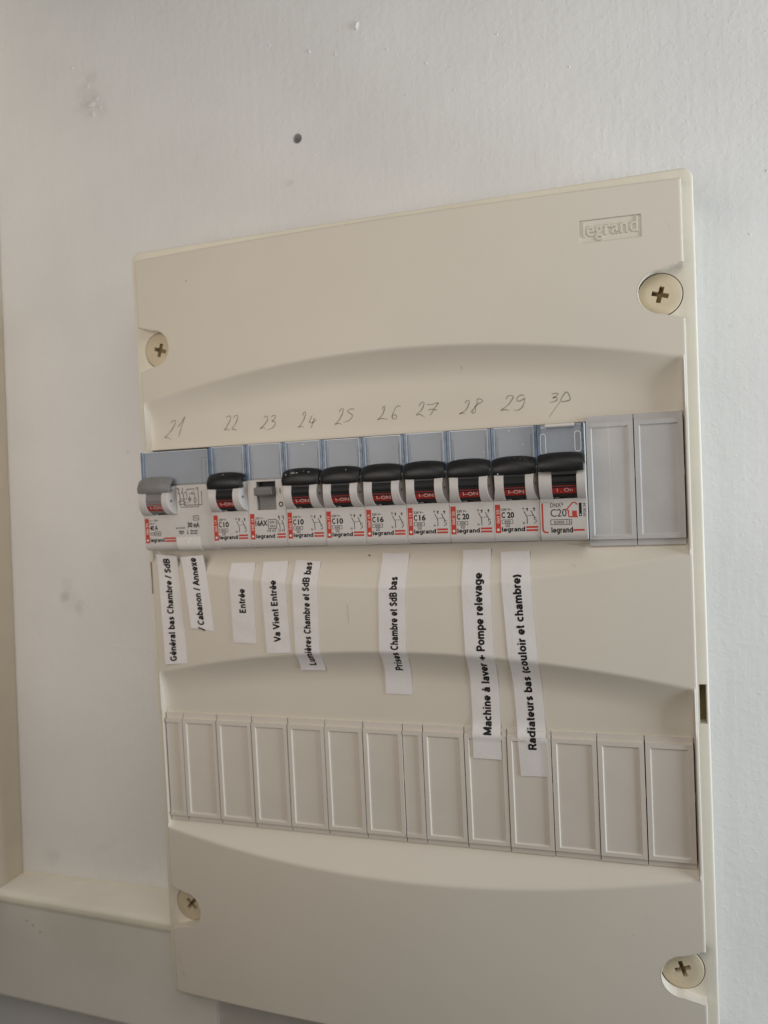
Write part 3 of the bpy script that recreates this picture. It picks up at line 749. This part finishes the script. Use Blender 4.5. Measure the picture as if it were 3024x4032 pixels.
# residual current device, two modules wide ---------------------------
def make_rcd():
    root = thing('residual_current_breaker', 'double-width grey-handled breaker with a test button at the left end', 'circuit breaker', (0, -.5, -.6), GRP)
    nose(.05, 34.95).obj('body', M['body'], root, 25)
    MB().box(17.35, 34.9, -6.5, 6.45, 1.4, ZL-.015).obj('face_plate', M['body'], root)
    marker_window(root, 0, 35, lclip=False)
    standard_parts(root, 'grey_handle', 'grey_handle', 17.2)
    stripe(root, '086 90', u2=(10.3, 15.9))
    z = ZL+.05; mb = MB()
    mb.text('Icn = 1500A', 2.7, 7.2, -9.2, -8.4, z, .01).text('230 V~', 2.7, 5.9, -10.6, -9.8, z, .01)
    mb.text('40 A', 2.85, 7.0, -13.2, -11.0, z, .036)
    mb.ring(3.3, 5.2, -15.3, -14.1, .18, z).line([(3.0, -14.7), (5.4, -14.7)], .15, z).ring(5.4, 8.4, -15.6, -13.8, .2, z).text('6000', 5.95, 7.9, -15.1, -14.3, z, .015)
    word(mb, 2.75, 10.1)
    mb.text('IΔn=0,03A' if False else 'Idn=0,03A', 16.3, 20.9, -13.0, -12.0, z, .008)
    mb.text('30', 22.1, 24.5, -12.3, -10.1, z, .036).text('mA', 25.1, 28.0, -12.4, -10.1, z, .036)
    mb.ring(25.2, 27.9, -9.2, -7.3, .22, z).line(spline([(25.7, -8.3), (26.1, -7.9), (26.5, -8.2), (26.9, -8.5), (27.4, -8.1)], 4), .22, z)
    mb.text('TEST', 17.5, 20.3, -15.2, -13.7, z, .036).line([(22.0, -13.3), (22.0, -14.8)], .25, z).add([(21.6,-14.7,z),(22.0,-15.5,z),(22.4,-14.7,z)], [(0,1,2)])
    mb.text('Mensuel', 23.4, 26.9, -14.2, -13.4, z, .036).text('Monthly', 23.4, 26.9, -15.5, -14.5, z, .036)
    # wiring diagram
    L = lambda p, wd=.3: mb.line(p, wd, z)
    L([(18.2, 3.6), (19.1, 1.9), (19.2, -3.3), (28.2, -3.3), (28.2, 5.3)]); L([(18.7, 5.1), (18.7, 3.6)]); mb.text('N', 17.8, 18.4, 4.5, 5.3, z, .02)
    L([(20.0, 3.6), (20.9, 1.9), (21.0, -2.5), (29.9, -2.5), (29.9, 3.6)]); L([(20.5, 5.2), (20.5, 3.6)])
    L([(21.7, 3.6), (22.6, 1.9), (22.6, .3), (19.2, .3)], .24)
    for a in (18.8, 19.9, 21.0, 22.1): L([(a, 2.9), (a+.6, 2.9)], .22)
    L([(22.6, 3.5), (22.6, 4.5), (26.3, 4.5), (26.3, 3.7)])
    mb.ring(18.5, 21.5, -2.0, -.6, .24, z)
    circ = [(23.9+.6*math.cos(2*math.pi*i/16), .1+.6*math.sin(2*math.pi*i/16)) for i in range(17)]; L(circ, .26)
    L([(23.1, .1), (24.7, .1)], .2); L([(23.9, 2.7), (23.9, 2.0)], .22); L([(23.9, 1.5), (23.9, .8)], .22); L([(23.9, -.6), (23.6, -1.4)], .22)
    for a in (21.7, 22.6): L([(a, -1.4), (a+.5, -1.4)], .22)
    L([(24.7, 2.4), (25.1, 2.9)], .4); L([(25.2, 2.0), (25.5, 2.6), (25.0, 3.0)], .3); L([(25.8, 3.4), (26.5, 2.0), (26.5, .4)], .24)
    mb.ring(26.1, 27.0, -1.2, .4, .25, z); L([(26.5, -1.2), (26.5, -2.5)], .24); mb.text('N', 27.0, 27.7, 4.4, 5.2, z, .02)
    mb.obj('printed_lettering', M['ink'], root)
    # test button wraps over the rounded lower edge
    pr = [(-16.4, ZL-.4), (-16.4, ZL+.35), (-19.2, ZL+.35)]+[(-19.3-3.3*math.sin(a), ZL+.35-3.4*(1-math.cos(a))) for a in [i*math.pi/2/6 for i in range(1, 7)]]+[(-22.3, ZL-4), (-18, ZL-4)]
    tb = MB().extr(pr, 16.4, 27.9); tb.recalc = True
    t = tb.obj('test_button', M['test'], root, 25)
    MB().box(23.2, 23.6, -17.6, -16.7, ZL+.3, ZL+.42).box(22.0, 22.4, -19.2, -18.2, ZL+.3, ZL+.42).obj('button_rib', M['dust'], t)
    # seam round the shoulder
    return root
make_rcd()

# changeover relay ------------------------------------------------------
def make_relay():
    root = thing('impulse_relay', 'relay with a small grey slide lever between two black-handled breakers', 'relay', (52.5, 0, -.1), GRP)
    b = nose(.05, 17.45).obj('body', M['body'], root, 25)
    face = MB(); face.box(.06, 4.2, -6.45, 6.5, 1.4, ZL-.01); face.box(13.0, 17.44, -6.45, 6.5, 1.4, ZL-.12); face.box(4.2, 13.0, 5.7, 6.5, 1.4, ZL-.01); face.box(4.2, 13.0, -6.5, -7.4+.95, 1.4, 3)
    face.obj('face_plate', M['body'], root)
    MB().box(4.25, 12.95, -6.38, 3.5, 2, 6.4).obj('slide', M['grey_handle'], root)
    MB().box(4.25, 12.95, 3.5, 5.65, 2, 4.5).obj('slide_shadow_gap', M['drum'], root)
    lv = []
    for i in range(9):
        t = i/8; u = 4.4+8.4*t; e = .3 if i in (0, 8) else 0
        lv.append([(u, y, z) for y, z in [(-.4+e, 6), (-.4+e, 10.6), (.2, 11.3-e), (2.6, 11.4-e), (3.4-e, 10.7), (3.5-e, 6)]])
    h = MB().loft(lv); h.recalc = True
    h = h.obj('lever', M['grey_handle'], root, 40)
    rb = MB()
    for k in range(3): rb.box(5.2, 12.0, .5+.7*k, .75+.7*k, 11.2, 11.5)
    rb.obj('grip_rib', M['grey_handle'], h)
    marker_window(root, 0, 17.5)
    stripe(root, '040 16', u2=(12.8, 16.7))
    z = ZL+.04; mb = MB()
    mb.rect(14.9, 15.25, .4, 2.4, z)
    mb.line([(15.2+.8*math.cos(2*math.pi*i/20), -4.2+.9*math.sin(2*math.pi*i/20)) for i in range(21)], .38, z)
    mb.text('250 V~', 2.85, 7.1, -10.3, -9.45, z, .012).text('16AX', 2.85, 8.6, -13.2, -10.7, z, .036)
    mb.ring(8.9, 12.7, -14.4, -10.5, .24, z).text('230V~', 9.3, 12.3, -12.2, -11.1, z, .012).text('50Hz', 9.6, 12.1, -13.9, -12.8, z, .012)
    mb.text('A1', 8.1, 9.4, -15.8, -14.8, z, .012).text('A2', 10.4, 11.6, -15.8, -14.8, z, .012); mb.line([(9.7, -14.4), (9.7, -15.8)], .2, z).line([(12.0, -14.4), (12.0, -15.8)], .2, z)
    mb.text('1', 13.6, 13.95, -10.0, -9.0, z, .01).text('3', 15.3, 15.8, -10.0, -9.0, z, .01).text('2', 13.3, 13.9, -15.8, -14.8, z, .01).text('4', 15.0, 15.7, -15.8, -14.8, z, .01)
    for a in (14.2, 16.1):
        mb.rect(a-.12, a+.12, -11.0, -9.0, z); mb.line([(a-.9, -10.9), (a+.05, -13.2), (a+.05, -15.8)], .28, z)
    for a in (12.9, 14.7, 15.4): mb.rect(a, a+.45, -12.5, -12.25, z)
    word(mb)
    mb.obj('printed_lettering', M['ink'], root)
make_relay()

# the newer breaker at the end -------------------------------------------
def make_new():
    root = thing('circuit_breaker', 'newer breaker with a broad black handle and red house symbol, beside the grey blanks', 'circuit breaker', (175, 0, .2), GRP)
    b = nose(.1, 17.4, 21.7, 6.2)
    b.obj('body', M['body'], root, 25)
    def shoulder(u0, u1, notch):
        R, zc = 6.6, 6.9; a0 = math.asin((ZL-zc)/R)
        pr = [(R, 1.6)]+[(R*math.cos(a), zc+R*math.sin(a)) for a in [a0+(math.pi-2*a0)*i/18 for i in range(19)]]+[(-R, 1.6)]
        m_ = MB().extr(pr, u0, u1); m_.recalc = True; o = m_.obj('cheek', M['body'], root, 25)
        boolean(o, [cutter(MB().box(notch[0], notch[1], -1.2, 1.0, 9.0, 16))]); o.data.set_sharp_from_angle(angle=math.radians(25))
    shoulder(.5, 5.2, (.2, 2.0)); shoulder(14.2, 17.35, (15.9, 17.8))
    lip = MB().extr([(-6.3, 7.5), (-6.3, 8.6), (-7.6, 8.35), (-7.7, 7.9)], .5, 5.2); lip.recalc = True; lip.obj('shoulder_lip', M['body'], root)
    h = paddle(.55, 16.9, .5, 1.6, .5, True).obj('handle', M['black'], root, 40)
    MB().box(5.3, 14.0, 2.6, 5.6, 9.6, 13.6).obj('stem', M['black'], h)
    g_ = MB().line(spline([(2.0, 8.9), (5, 9.35), (8.7, 9.5), (12.5, 9.35), (15.4, 8.9)], 5), .3, lambda x, y: 13.75-.45*((2*(x-8.7)/16.3)**2)); g_.obj('handle_groove', M['drum'], h)
    drum(5.3, 14.0, 5.9).obj('drum', M['drum'], h, 12)
    on_band(root, h, 5.3, 14.0, 'I . On', tu=(7.0, 12.7), bold=0)
    MB().rect(5.3, 7.2, -6.3, -5.7, 6.9).obj('latch', M['body'], root)
    # clear cover with rounded finger windows
    MB().box(1.2, 16.2, 7.0, 21.5, 6.25, 6.6).obj('marker_card', M['card'], root)
    wv = MB().box(1.1, 16.3, 7.2, 21.6, 7.35, 7.95).obj('marker_window', M['window'], root)
    def rr(x0, x1, y0, y1, r, k=5):
        out = []
        for cx, cy, a0 in ((x1-r, y1-r, 0), (x0+r, y1-r, 90), (x0+r, y0+r, 180), (x1-r, y0+r, 270)):
            out += [(cx+r*math.cos(math.radians(a0+90*i/k)), cy+r*math.sin(math.radians(a0+90*i/k))) for i in range(k+1)]
        return out
    rim = MB()
    for q in (rr(13.9, 16.1, 11.2, 18.6, .9), rr(1.3, 3.2, 10.6, 18.2, .9)): rim.line(q+[q[0]], .22, 8.0)
    rim.line([(1.3, 20.6), (3.0, 20.6), (3.3, 19.9)], .2, 8.0)
    rim.obj('window_rim', M['dust'], wv)
    MB().box(.12, 1.08, 6.6, 21.7, .5, 8.0).obj('blue_edge', M['blue'], root); MB().box(16.33, 17.2, 7.3, 21.7, .5, 7.9).obj('blue_edge', M['blue'], root)
    tb = MB().extr([(20.5, 6), (20.5, 8.6), (20.9, 9.0), (21.6, 8.9), (21.8, 8.3), (21.8, 6)], 3.2, 13.8); tb.recalc = True; tb.obj('pull_tab', M['test'], root)
    MB().box(17.22, 17.42, 7.0, 21.75, .5, 8.05).obj('side_rib', M['test'], root)
    z = ZL+.04
    r = MB().line(spline([(1.0, -8.0), (1.0, -12.5), (1.0, -17.4), (1.5, -18.8), (3.0, -19.1)], 6), .62, z)
    r.rect(12.2, 16.3, -18.75, -18.05, z)
    r.line([(9.9, -10.6), (12.3, -8.0), (13.2, -8.0), (13.9, -8.9)], .45, z).line([(9.75, -10.3), (10.4, -10.9)], .4, z+.005).line([(10.6, -10.8), (10.7, -13.3), (14.0, -13.4)], .55, z+.002).rect(12.0, 13.7, -13.1, -11.1, z+.006)
    r.obj('red_print', M['redink'], root)
    t = MB()
    t.text('DNX', 4.0, 7.9, -9.6, -8.0, z, 0).text('3', 8.0, 8.7, -9.0, -7.9, z, 0).text('C20', 4.0, 9.9, -13.2, -10.3, z, 0)
    t.ring(4.0, 11.7, -16.2, -14.3, .2, z).line([(9.9, -16.2), (9.9, -14.3)], .2, z).text('3000', 5.0, 9.0, -15.9, -14.7, z, 0).text('3', 10.4, 11.2, -15.9, -14.7, z, 0)
    vs, fs, adv = stroke_text('legrand', .19)
    t.add([(4.0+8.1*x/adv, -19.3+2.2*y, z) for x, y in vs], fs)
    t.rect(14.5, 15.5, -13.2, -8.2, z).text('0928 24', 16.0, 17.0, -13.4, -8.4, z, .003, 1)
    t.obj('printed_lettering', M['ink'], root)
    MB().disc(15.0, -12.6, z+.03, .25).obj('white_dot', M['whiteink'], root)
make_new()
# dust and paint specks lying on the breakers
def specks(root, pts, name='dust_speck', m='dust'):
    mb = MB()
    for x, y, z, r in pts:
        n = 7; o_ = random.random()
        mb.loft([[(x+k*r*math.cos(o_+2*math.pi*i/n), y+k*r*math.sin(o_+2*math.pi*i/n), z+dz) for i in range(n)] for k, dz in ((1, -.3), (.95, .05), (.5, .18))])
    mb.recalc = True
    o = mb.obj(name, M[m], root); o['kind'] = 'stuff'
specks(BR_[24], [(5.4+random.gauss(0, 1.0), 8.2+random.gauss(0, .7), 12.75, random.uniform(.08, .2)) for i in range(16)]+[(12.8, 8.6, 12.45, .2), (9, 20.3, 8.0, .2), (10.5, 9.0, 12.3, .1)], 'paint_splatter')
specks(BR_[22], [(8.3, 9.4, 11.9, .18), (5, 19.6, 8.0, .15)])
specks(BR_[28], [(3.4, 10.5, 8.0, .2), (14.5, 12.8, 8.0, .15), (2.9, 3.2, 13.1, .2)])
specks(BR_[29], [(7.0, 20.3, 8.0, .27), (12.0, 14.8, 8.0, .17), (2.8, 3.9, 12.9, .25)]+[(11+random.gauss(0, 2), 8.9+random.gauss(0, .5), 12.2, .07) for i in range(14)])
specks(BR_[25], [(11.5, 8.8, 12.4, .15), (16.5, 15, 8.1, .15)])

# ------------------------------------------------------------------ paper labels
LAB = [
 ('Général bas Chambre / SdB', [(2.4,-24.6),(12.9,-25.9),(14.8,-74.5),(3.5,-75.4)], (-73.6,-26.8), 'crooked white paper label under the double breaker reading Général bas Chambre', True),
 ('/ Cabanon / Annexe', [(15.6,-26.2),(26.9,-25.4),(29.9,-59.4),(18.6,-58.2)], (-59.1,-26.6), 'slanting paper label reading Cabanon / Annexe, second from the left', True),
 ('Entrée', [(39.3,-29.45),(51.0,-29.5),(51.3,-64.4),(39.9,-64.2)], (-51.2,-40.5), 'short paper label with the single word Entrée', False),
 ('Va Vient Entrée', [(54.9,-29.3),(66.4,-29.0),(67.6,-67.9),(56.2,-68.6)], (-63.3,-36.8), 'paper label reading Va Vient Entrée below the relay', False),
 ('Lumières Chambre et SdB bas', [(70.0,-28.5),(81.6,-29.4),(80.9,-76.7),(69.7,-76.7)], (-74.3,-29.5), 'paper label reading Lumières Chambre et SdB bas, folded over the ridge', False),
 ('Prises Chambre et SdB bas', [(109.0,-26.6),(120.5,-26.9),(118.5,-86.3),(107.0,-86.25)], (-75.85,-35.8), 'paper label reading Prises Chambre et SdB bas, standing alone in the middle', False),
 ('Machine à laver + Pompe relevage', [(143.0,-26.0),(154.3,-25.7),(155.3,-111.0),(143.8,-110.9)], (-101.2,-34.7), 'long paper label reading Machine à laver + Pompe relevage', False),
 ('Radiateurs bas (couloir et chambre)', [(158.3,-27.0),(169.7,-26.6),(173.9,-116.7),(162.7,-117.0)], (-106.3,-35.2), 'longest paper label reading Radiateurs bas (couloir et chambre)', False),
]
TX = [(8.2, 7.7), (24.2, 21.8), (45.6, 45.5), (61.9, 60.9), (76.0, 76.5), (114.2, 115.2), (150.1, 149.8), (168.0, 164.8)]
def surf(x, y):
    c = -123.84
    if -101.4 >= y >= -146 and 0 < x < 227.5:
        u = (x/17.5) % 1.0
        return .05 if not (.11 < u < .89 and y < -103) else -.35
    if -98.9 >= y > -101.4: return -1.0+ (1.05)*(-98.9-y)/2.5
    return hs(x, y)
for (txt, q, (ys0, ys1), label, straight), (tx0, tx1) in zip(LAB, TX):
    TL, TR, BR, BL = [Vector((a, b)) for a, b in q]
    NB, NA = 110, 6
    def pos(a, b):                                     # a across, b from bottom to top
        p = (BL*(1-a)+BR*a)*(1-b)+(TL*(1-a)+TR*a)*b
        return p
    # heights along seven lines of the strip: the paper rounds off the hollows a little
    ln = (pos(.5, 1)-pos(.5, 0)).length; step = ln/NB
    def line_h(a):
        hv = []
        for k in range(NB+1):
            p = pos(a, k/NB); hv.append(surf(p.x, p.y))
        def sm(sig):
            r = int(3*sig/step)+1; out = []
            for k in range(NB+1):
                s_ = w_ = 0
                for j in range(-r, r+1):
                    kk = min(NB, max(0, k+j)); g_ = math.exp(-.5*(j*step/sig)**2); s_ += g_*hv[kk]; w_ += g_
                out.append(s_/w_)
            return out
        q_ = [max(a_, b_) for a_, b_ in zip(sm(2.4), hv)]
        return [q_[0]]+[(q_[k-1]+2*q_[k]+q_[k+1])/4 for k in range(1, NB)]+[q_[-1]]
    HL = [line_h(i/NA) for i in range(NA+1)]
    ph = random.uniform(0, 6)
    def zz(a, b):
        f = min(NB-1e-6, max(0, b*NB)); i = int(f); t = f-i
        fa = min(NA-1e-6, max(0, a*NA)); ia = int(fa); ta = fa-ia
        z = (HL[ia][i]*(1-t)+HL[ia][i+1]*t)*(1-ta)+(HL[ia+1][i]*(1-t)+HL[ia+1][i+1]*t)*ta
        if straight:
            p0 = pos(.5, 0); z = zb(p0.x+2)*.98+.1
            z = max(z, 0)
            if b > .75: z += (.35 if a < .5 else .2)*((b-.75)/.25)**2*3
            return z+.25
        return z+.28+.07*math.sin(ph+b*23)*math.sin(3.1*a)
    mb = MB(); n = NA+1
    for k in range(NB+1):
        for i in range(n):
            p = pos(i/NA, k/NB); mb.v.append((p.x, p.y, zz(i/NA, k/NB)))
    nt_ = len(mb.v)
    mb.v += [(x, y, z-.12) for x, y, z in mb.v]
    for k in range(NB):
        for i in range(NA):
            a = k*n+i
            mb.f.append((a, a+1, a+n+1, a+n)); mb.f.append((a+nt_, a+n+nt_, a+n+1+nt_, a+1+nt_))
    rim_ = [i for i in range(n)]+[k*n+NA for k in range(1, NB+1)]+[NB*n+i for i in range(NA-1, -1, -1)]+[k*n for k in range(NB-1, 0, -1)]
    for a, b in zip(rim_, rim_[1:]+rim_[:1]): mb.f.append((b, a, a+nt_, b+nt_))
    o = mb.obj('paper_label', M['paper'], None, 50)
    tag(o, label, 'label', 'paper labels stuck below the breakers')
    # print, draped on the strip; reads from bottom to top
    vs_, fs_, adv = stroke_text(txt, .225)
    ytop, ybot = (TL.y+TR.y)/2, (BL.y+BR.y)/2
    b0, b1 = (ys0-ybot)/(ytop-ybot), (ys1-ybot)/(ytop-ybot)
    def aof(x, b): l = BL*(1-b)+TL*b; r = BR*(1-b)+TR*b; return (x-l.x)/(r.x-l.x)
    a0, a1 = aof(tx0, b0), aof(tx1, b1)
    wid = (TR-TL).length; cap = 3.25; t = MB()
    for p_, r_ in vs_:
        p_ = p_/adv; b = b0+(b1-b0)*p_; a = a0+(a1-a0)*p_-(r_-.42)*cap/wid
        p = pos(a, b); t.v.append((p.x, p.y, zz(a, b)+.07))
    t.f = fs_
    t.obj('printed_text', M['ink'], o, 60)
cb = MB()
cb.line([(102.4, -27.5), (102.9, -27.2), (103.4, -27.7)], .5, lambda x, y: hs(x, y)+.25)
tag(cb.obj('crumb', M['crumb']), 'tiny brown crumb on the ivory cover below the black-handled breakers', 'crumb')
